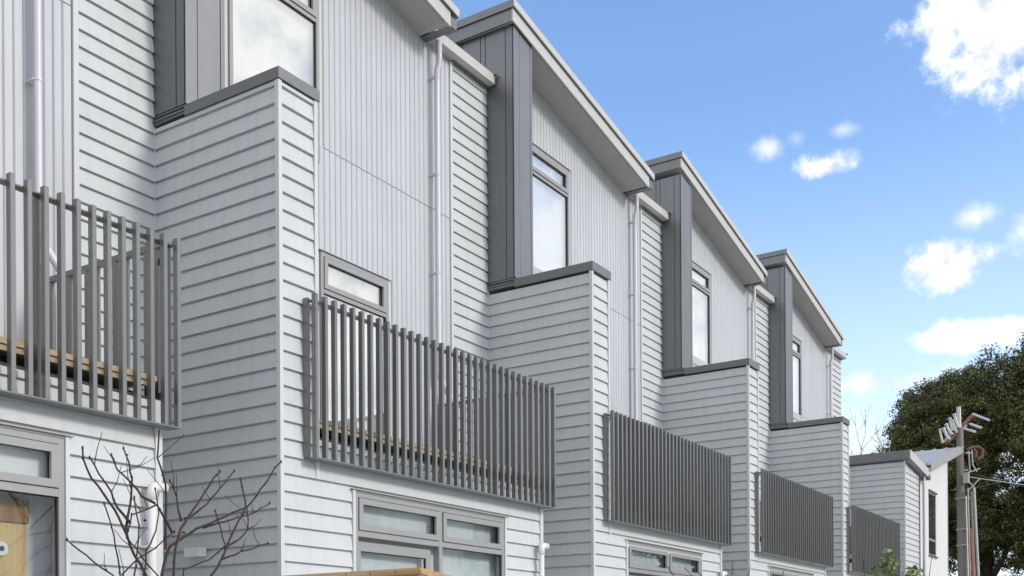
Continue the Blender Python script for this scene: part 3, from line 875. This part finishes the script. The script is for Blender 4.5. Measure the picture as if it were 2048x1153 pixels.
# ------------------------------------------------------------------ planting
SHR = {
'1': [(-0.26,-0.13,2.17),(-0.39,-0.16,2.31),(-0.46,-0.19,2.42),(-0.59,-0.22,2.61),(-0.69,-0.25,2.69),(-0.81,-0.28,2.78),(-0.9,-0.31,2.89),(-0.92,-0.34,2.96)],
'2': [(-0.45,-0.18,2.42),(-0.41,-0.12,2.58),(-0.37,-0.11,2.72),(-0.38,-0.14,2.81),(-0.42,-0.17,2.88),(-0.46,-0.2,2.95),(-0.52,-0.23,3.03)],
'3': [(-0.41,-0.15,2.53),(-0.55,-0.2,2.62),(-0.63,-0.24,2.72),(-0.73,-0.25,2.83),(-0.81,-0.26,2.92)],
'4': [(0.1,0.21,2.75),(0.0,0.24,2.8),(-0.06,0.27,2.88),(-0.14,0.3,2.96),(-0.17,0.33,3.01),(-0.18,0.36,3.1)],
'5': [(-0.28,0.13,2.18),(-0.32,0.1,2.3),(-0.38,0.07,2.46),(-0.44,0.03,2.56),(-0.51,0.0,2.67)],
'6': [(-0.43,0.02,2.17),(-0.55,-0.02,2.22),(-0.75,-0.05,2.32),(-0.86,-0.08,2.38)],
'7': [(-0.18,-0.16,2.17),(-0.32,-0.17,2.29),(-0.40,-0.18,2.36),(-0.46,-0.19,2.42)],
'8': [(-0.03,-0.14,2.18),(0.02,-0.11,2.38),(0.1,-0.07,2.54),(0.19,-0.03,2.63),(0.36,0.0,2.81),(0.53,0.04,2.99),(0.62,0.08,3.06)],
'9': [(0.19,-0.02,2.63),(0.35,0.1,2.68),(0.59,0.21,2.8),(0.82,0.26,3.0),(0.97,0.3,3.13)],
'10': [(0.06,0.1,2.21),(0.15,0.12,2.43),(0.40,0.1,2.58),(0.89,0.07,2.8),(0.98,0.05,2.9),(1.11,0.02,3.09),(1.2,-0.01,3.21)],
'11': [(0.37,-0.1,2.21),(0.49,-0.08,2.34),(0.55,-0.07,2.46),(0.69,-0.06,2.67),(0.77,-0.05,2.77),(0.76,-0.04,2.88),(0.73,-0.03,3.0)],
'12': [(0.55,-0.05,2.44),(0.72,0.05,2.49),(0.9,0.17,2.55),(1.05,0.22,2.65),(1.09,0.28,2.82)],
'13': [(0.1,0.1,2.40),(0.12,0.12,2.6),(0.12,0.11,2.82),(0.06,0.07,2.95),(-0.03,0.02,3.06),(-0.05,-0.02,3.25)],
'14': [(0.16,0.0,2.62),(0.20,0.09,2.8),(0.16,0.12,2.93)],
'15': [(0.49,-0.08,2.34),(0.72,-0.06,2.42),(0.93,-0.13,2.5)],
'16': [(0.08,-0.01,2.52),(-0.05,-0.06,2.63),(-0.15,-0.11,2.69),(-0.4,-0.16,2.59),(-0.47,-0.21,2.47)],
'17': [(0.0,0.22,2.21),(0.05,0.26,2.39),(0.18,0.31,2.56),(0.24,0.35,2.71),(0.24,0.39,2.9)],
'18': [(-0.25,0.02,2.17),(-0.24,-0.01,2.39),(-0.25,-0.04,2.53),(-0.31,-0.07,2.73)],
'19': [(-0.21,0.2,2.2),(-0.05,0.22,2.33),(0.11,0.23,2.42),(0.3,0.24,2.56)],
'20': [(0.48,0.1,2.60),(0.95,0.24,2.73),(1.14,0.3,2.78),(1.42,0.35,2.92)],
'21': [(0.19,0.0,2.25),(0.42,-0.01,2.34),(0.58,-0.02,2.46),(0.47,-0.03,2.72)],
}
ROOTS = {'1': 0, '5': 1, '6': 1, '7': 2, '8': 2, '10': 3, '11': 4, '17': 3, '18': 1, '19': 1, '21': 4}
BASES = [(-0.06, -0.05), (-0.12, 0.04), (0.0, -0.06), (0.06, 0.05), (0.10, -0.02)]
def bare_shrub():
    t = thing('bare_shrub', (-2.2, -1.0, 0), 'leafless dark shrub at lower left, the largest of the bare shrubs', 'shrub', 'bare shrubs along the house fronts')
    rnd = random.Random(3)
    for k, pts in SHR.items():
        mb = MB()
        pts = [Vector(p) for p in pts]
        main = k in ('1', '8', '10', '11', '13')
        if k in ROOTS:
            bx, by = BASES[ROOTS[k]]
            a = pts[0]
            pts = [Vector((bx, by, 0)), Vector((bx * 1.2 + (a.x - bx) * 0.1, by * 1.2, 0.7)), Vector((bx + (a.x - bx) * 0.45, by + (a.y - by) * 0.5, 1.5))] + pts
        # subdivide with a slight kink at every bud
        fine = []
        for a, b in zip(pts[:-1], pts[1:]):
            n = max(2, int((b - a).length / 0.07))
            for i in range(n):
                q = a.lerp(b, i / n)
                fine.append(q + Vector((rnd.uniform(-1, 1), rnd.uniform(-1, 1), rnd.uniform(-1, 1))) * 0.006)
        fine.append(pts[-1])
        n = len(fine)
        r0, r1 = (0.025, 0.0062) if main else (0.0145, 0.005)
        if k not in ROOTS:
            r0 = min(r0, 0.011)
        rads = []
        for i in range(n):
            r = r0 + (r1 - r0) * (i / (n - 1)) ** 0.7
            rads.append(r)
        mb.tube(fine, rads, 6)
        for i in range(3, n - 1, 4):            # buds
            q = fine[i]
            d = Vector((rnd.uniform(-1, 1), rnd.uniform(-1, 1), rnd.uniform(0.1, 1))).normalized()
            mb.tube([q, q + d * 0.010, q + d * 0.018], [rads[i] * 1.25, 0.0065, 0.002], 5)
        q = fine[-1]
        mb.tube([q - Vector((0, 0, .012)), q, q + Vector((0, 0, .014))], [r1, 0.0085, 0.003], 6)
        # thin side twigs
        for _ in range(2):
            i = rnd.randrange(int(n * 0.45), n - 1)
            q = fine[i]
            d = Vector((rnd.uniform(-1, 1), rnd.uniform(-1, 1), rnd.uniform(0.3, 1.3))).normalized()
            L = rnd.uniform(0.08, 0.26)
            mid = q + d * L * 0.5 + Vector((rnd.uniform(-1, 1), rnd.uniform(-1, 1), 0)) * 0.015
            mb.tube([q, mid, q + d * L + Vector((0, 0, 0.03))], [0.004, 0.003, 0.002], 5)
        part('branch', mb, M_BARK, t)
    lf = MB()
    for (x, y, z) in ((0.12, 0.05, 2.50), (0.15, 0.04, 2.47), (0.10, 0.08, 2.44), (-0.10, 0.1, 2.60), (0.17, 0.0, 2.53)):
        for _ in range(2):
            a, b = rnd.uniform(-.05, .05), rnd.uniform(-.03, .03)
            lf.prism([(x, z), (x + 0.018 + a * .4, z + 0.010 + b * .3), (x + 0.04 + a * .4, z - 0.004 + b * .3), (x + 0.012, z - 0.010)], 'y', y, y + 0.004)
    o = part('dead_leaf', lf, M_LEAFDEAD, t)
    o['kind'] = 'stuff'
    return t
shrub0 = bare_shrub()
def copy_thing(o, loc, rz, scale, label):
    c = o.copy()
    COL.objects.link(c)
    c.location, c.rotation_euler, c.scale = loc, (0, 0, rz), (scale,) * 3
    c['label'] = label
    for ch in list(o.children):
        d = ch.copy()
        COL.objects.link(d)
        d.parent = c
    return c
copy_thing(shrub0, (8.95, -1.0, 0), 2.4, 0.93, 'leafless shrub with tips before the entry recess right of the third house')
copy_thing(shrub0, (11.35, -1.0, 0), 1.1, 0.93, 'leafless shrub whose tips rise in front of the fourth house, the rightmost bare shrub')

def leaf_cloud(mb, rnd, center, radii, n_clump, per, clump_r, leaf, shell=0.45, lump=0.16, seed=0.0):
    cx, cy, cz = center
    for _ in range(n_clump):
        d = Vector((rnd.gauss(0, 1), rnd.gauss(0, 1), rnd.gauss(0, 1))).normalized()
        k = (shell + (1 - shell) * rnd.random() ** 0.5) * (1 + lump * noise.noise(d * 2.2 + Vector((seed, 0, 0))) + 0.5 * lump * noise.noise(d * 5 + Vector((seed, 3, 0))))
        c = Vector((cx + d.x * radii[0] * k, cy + d.y * radii[1] * k, cz + d.z * radii[2] * k))
        cr = clump_r * rnd.uniform(0.55, 1.1)
        for _ in range(per):
            e = Vector((rnd.gauss(0, 1), rnd.gauss(0, 1), rnd.gauss(0, 1))).normalized()
            p = c + Vector((e.x, e.y, e.z * 0.75)) * cr * rnd.random() ** 0.4
            nrm_ = (e + Vector((rnd.uniform(-1, 1), rnd.uniform(-1, 1), rnd.uniform(-.4, 1.2))) * 0.7).normalized()
            a = nrm_.orthogonal().normalized()
            a = (Matrix.Rotation(rnd.uniform(0, 6.28), 3, nrm_) @ a)
            b = nrm_.cross(a)
            s = leaf * rnd.uniform(0.6, 1.3)
            i = len(mb.v)
            mb.v += [tuple(p - a * s), tuple(p + b * s * 0.45 + nrm_ * s * 0.1), tuple(p + a * s), tuple(p - b * s * 0.45 + nrm_ * s * 0.1)]
            mb.f.append((i, i + 1, i + 2, i + 3))
def raw_mesh(mb, name):
    me = bpy.data.meshes.new(name)
    me.from_pydata(mb.v, [], mb.f)
    return me
def tree(name, loc, label, blobs, trunk_r, limbs, seed, leaf=0.085, per=105, cat='tree', lm=None):
    t = thing(name, loc, label, cat)
    rnd = random.Random(seed)
    mb = MB()
    for (c, r, n, cr) in blobs:
        leaf_cloud(mb, rnd, c, r, n, per, cr, leaf, seed=seed * 1.7)
    link('crown', raw_mesh(mb, 'crown'), lm or M_LEAF, t)
    tk = MB()
    for (pts, r0, r1) in limbs:
        n = len(pts)
        tk.tube(pts, [r0 + (r1 - r0) * i / (n - 1) for i in range(n)], 9)
    part('trunk', tk, M_TRUNK, t, smooth=True)
    return t

def limb_set(rnd, h, spread, n, r):
    out = [([(0, 0, 0), (0.2, 0.1, h * 0.3), (0.1, -0.1, h * 0.6), (0.3, 0, h * 0.9)], r, r * 0.3)]
    for i in range(n):
        a = rnd.uniform(0, 6.28)
        z0 = h * rnd.uniform(0.12, 0.5)
        L = spread * rnd.uniform(0.5, 1)
        dx, dy = math.cos(a) * L, math.sin(a) * L
        out.append(([(0.1, 0, z0), (dx * 0.4, dy * 0.4, z0 + L * 0.5), (dx * 0.75, dy * 0.75, z0 + L * 1.0), (dx, dy, z0 + L * 1.25)], r * 0.45, r * 0.1))
    return out
rt = random.Random(11)
tree('evergreen_tree', (59.8, 3.6, 0), 'large dome-crowned dark evergreen tree rising behind the end house and the pole',
     [((0, -0.8, 12.3), (5.7, 6.2, 5.9), 1750, 0.66), ((1.0, -3.8, 7.5), (4.2, 3.0, 4.6), 300, 0.7), ((0.2, 2.9, 9.6), (4.2, 4.0, 3.4), 560, 0.66), ((0.0, 2.0, 14.3), (4.4, 3.3, 3.5), 520, 0.62)],
     0.5, limb_set(rt, 15, 4.5, 10, 0.5), 5)
tree('evergreen_tree', (57.2, -2.4, 0), 'dark evergreen tree cut by the right edge of the photo, behind the overhead cables',
     [((0, 0.3, 15.0), (4.4, 4.2, 5.9), 1100, 0.66), ((0.5, -0.5, 6.0), (3.4, 4.0, 3.6), 180, 0.8)],
     0.45, limb_set(rt, 15, 3.6, 9, 0.45), 9)
sheet_h = MB()
rh = random.Random(21)
for i in range(9):
    leaf_cloud(sheet_h, rh, (68 + rh.uniform(-2, 2), -16 + i * 4.4, 2.6), (3.0, 3.0, 2.6), 60, 40, 0.8, 0.17, seed=i)
link('far_hedge', raw_mesh(sheet_h, 'far_hedge'), M_LEAF, kind='stuff')

sheet_w = MB()
for i in range(34):
    a = R(88 + i * 3.1 + rh.uniform(-1, 1))
    dd = rh.uniform(52, 66)
    tall = i < 10
    hh = rh.uniform(6.0, 8.0) if tall else rh.uniform(1.0, 2.0)
    leaf_cloud(sheet_w, rh, (dd * math.sin(a), dd * math.cos(a) - 6, hh), (3.6, 3.6, hh), 170 if tall else 60, 40, 0.9, 0.26, seed=i)
link('far_wood', raw_mesh(sheet_w, 'far_wood'), M_LEAF, kind='stuff')

def twig_tree():
    t = thing('bare_tree', (71.0, 12.8, 0), 'far leafless tree whose thin twigs show above the low roof of the end house', 'tree')
    rnd = random.Random(8)
    mb = MB()
    def grow(p, d, L, r, depth):
        q = p + d * L * 0.5 + Vector((rnd.uniform(-1, 1), rnd.uniform(-1, 1), 0)) * L * 0.06
        e = p + d * L
        mb.tube([p, q, e], [r, r * 0.85, r * 0.7], 5, cap=False)
        if depth == 0:
            return
        for _ in range(3 if depth > 1 else 4):
            dd = (d + Vector((rnd.uniform(-1, 1), rnd.uniform(-1, 1), rnd.uniform(-0.35, 0.6))) * 0.75).normalized()
            grow(p + d * L * rnd.uniform(0.6, 1.0), dd, L * rnd.uniform(0.6, 0.8), r * 0.60, depth - 1)
    grow(Vector((0, 0, 0)), Vector((0.03, 0.02, 1)).normalized(), 8.0, 0.14, 5)
    part('branches', mb, M_TWIG, t)
    return t
twig_tree()

def green_shrub():
    t = thing('green_shrub', (7.2, -4.0, 0), 'leafy green and cream shrub at the bottom right, in front of the last balcony', 'shrub')
    rnd = random.Random(2)
    mb = MB()
    leaf_cloud(mb, rnd, (0.02, 0.0, 2.35), (0.34, 0.46, 0.50), 60, 16, 0.09, 0.045, shell=0.25, lump=0.8)
    leaf_cloud(mb, rnd, (0.03, 0.10, 2.78), (0.10, 0.16, 0.16), 9, 12, 0.06, 0.042, shell=0.2, lump=0.8)
    link('foliage', raw_mesh(mb, 'foliage'), M_LEAF2, t)
    st = MB()
    for i in range(9):
        a = i * 0.7
        st.tube([(0.02 * math.cos(a), 0.02 * math.sin(a), 0), (0.08 * math.cos(a), 0.1 * math.sin(a), 1.3), (0.28 * math.cos(a), 0.38 * math.sin(a), 2.2 + 0.1 * (i % 3)), (0.33 * math.cos(a), 0.45 * math.sin(a), 2.5 + 0.12 * (i % 4))], [0.012, 0.010, 0.006, 0.003], 5)
    part('stem', st, M_BARK, t)
    return t
green_shrub()
timber_panel()
bin_store()

# ------------------------------------------------------------------ power pole and cables
def power_pole():
    bx, by = 32.95, -0.03
    t = thing('power_pole', (bx, by, 0), 'grey concrete power pole with tilted crossarms, insulators and cable pipes beside the white wall', 'power pole')
    k = 1 / 57.0
    def pp(x, y, d=0.0):              # offsets measured from the pole centre line
        q = rgt * ((x - 1917) * k) + fwd * d
        return (q.x, q.y, (1307 - y) * k + EYE)
    hgt = pp(1917, 822)[2]
    part('shaft', MB().tube([(0.12, -0.1, 0), (0, 0, hgt * 0.55), (-0.06, 0.02, pp(1914, 862)[2])], [0.185, 0.145, 0.112], 12), M_POLE, t, smooth=False)
    part('top_spike', MB().tube([pp(1914, 868), pp(1913, 820)], 0.075, 10), M_GALV, t)
    arm = part('crossarm', MB().tube([pp(1884, 893, -0.25), pp(1946, 834, 0.25)], 0.065, 4), M_RUST, t)
    part('crossarm', MB().tube([pp(1890, 886, 0.3), pp(1940, 850, 0.5)], 0.055, 4), M_GALV, t)
    # tubular cut-outs on the left, strain insulators on the right
    for (x0, y0, x1, y1, r) in ((1868, 868, 1876, 893, 0.035), (1875, 866, 1888, 886, 0.052), (1881, 858, 1893, 876, 0.05),
                                (1888, 846, 1896, 868, 0.045), (1897, 838, 1907, 862, 0.05), (1893, 850, 1903, 872, 0.038)):
        ins = part('insulator', MB().tube([pp(x0, y0, -0.3), pp(x1, y1, -0.2)], r, 9), M_PORC, t)
        cap = MB()
        for u in (0.02, 0.98):
            a, b = Vector(pp(x0, y0, -0.3)), Vector(pp(x1, y1, -0.2))
            q = a.lerp(b, u)
            dd = (b - a).normalized() * 0.03
            cap.tube([q - dd, q + dd], r * 1.35, 9)
        part('cap', cap, M_GALV, ins)
    for (x0, y0, x1, y1) in ((1942, 832, 1978, 846), (1936, 852, 1962, 861), (1926, 862, 1950, 869)):
        a, b = Vector(pp(x0, y0, 0.1)), Vector(pp(x1, y1, 0.1))
        mb = MB().tube([a, b], 0.022, 8)
        for i in range(7):
            q = a.lerp(b, 0.12 + 0.76 * i / 6)
            dd = (b - a).normalized() * 0.012
            mb.tube([q - dd, q + dd], 0.048, 9)
        part('insulator', mb, M_PORC, t)
    part('bracket_box', MB().box(-0.36, -0.10, -0.30, -0.12, pp(0, 975)[2], pp(0, 955)[2]), M_GALV, t)
    # bent red jumper loops and rods
    loop = MB()
    for (pts, r) in (([(1927, 906), (1938, 901), (1952, 901), (1960, 908), (1957, 920), (1948, 926)], 0.045), ([(1940, 903), (1946, 912), (1944, 922)], 0.04)):
        loop.tube([pp(x, y, -0.1) for x, y in pts], r, 6)
    part('jumper', loop, M_RUST, t)
    rods = MB()
    for pts in ([(1928, 910), (1930, 950)], [(1934, 908), (1936, 938), (1944, 952)], [(1921, 914), (1936, 914)], [(1920, 955), (1950, 945)], [(1925, 990), (1950, 965)], [(1922, 965), (1940, 985)]):
        rods.tube([pp(x, y, -0.2) for x, y in pts], 0.022, 5)
    part('rod', rods, M_GALV, t)
    for (xa, xb, y0, m_, r) in ((1924, 1927, 985, M_GALV, 0.024), (1930, 1935, 992, M_POLE, 0.045), (1936, 1943, 985, M_GALV, 0.045), (1929, 1933, 1066, M_ORANGE, 0.055), (1920, 1923, 1000, M_PVC, 0.022)):
        part('conduit', MB().tube([pp(xa, y0, -0.28), pp(xb, 1153, -0.30), pp(xb + 2, 1395, -0.30)], r, 8), m_, t)
    bands = MB()
    for y in (1004, 1066, 1098, 960, 948):
        z = pp(0, y)[2]
        bands.tube([(0.06, -0.06, z), (0.06, -0.06, z + 0.035)], 0.24 if y > 990 else 0.165, 14)
    part('strap', bands, M_GALV, t)
    return t, pp
pole, pp = power_pole()
for (x0, y0, dx, dz, sag, m_, lab) in ((1928, 953, 14.0, -0.9, 0.5, M_CABLE, 'upper dark service cable running right from the pole'),
                                       (1930, 962, 14.0, -0.35, 0.25, M_GALV, 'pale service cable running right from the pole, nearly level'),
                                       (1932, 985, 9.0, 3.2, 0.3, M_CABLE, 'dark cable rising steeply to the right from the pole')):
    a = Vector(pp(x0, y0, -0.2)) + Vector((32.95, -0.03, 0))
    b = a + rgt * dx + fwd * 4 + Vector((0, 0, dz))
    pts = []
    for i in range(17):
        u = i / 16
        pts.append(a.lerp(b, u) - Vector((0, 0, sag * 4 * u * (1 - u))))
    o = link('power_cable', MB().tube(pts, 0.014, 5).mesh('power_cable'), m_, label=lab, cat='cable', group='cables from the power pole')
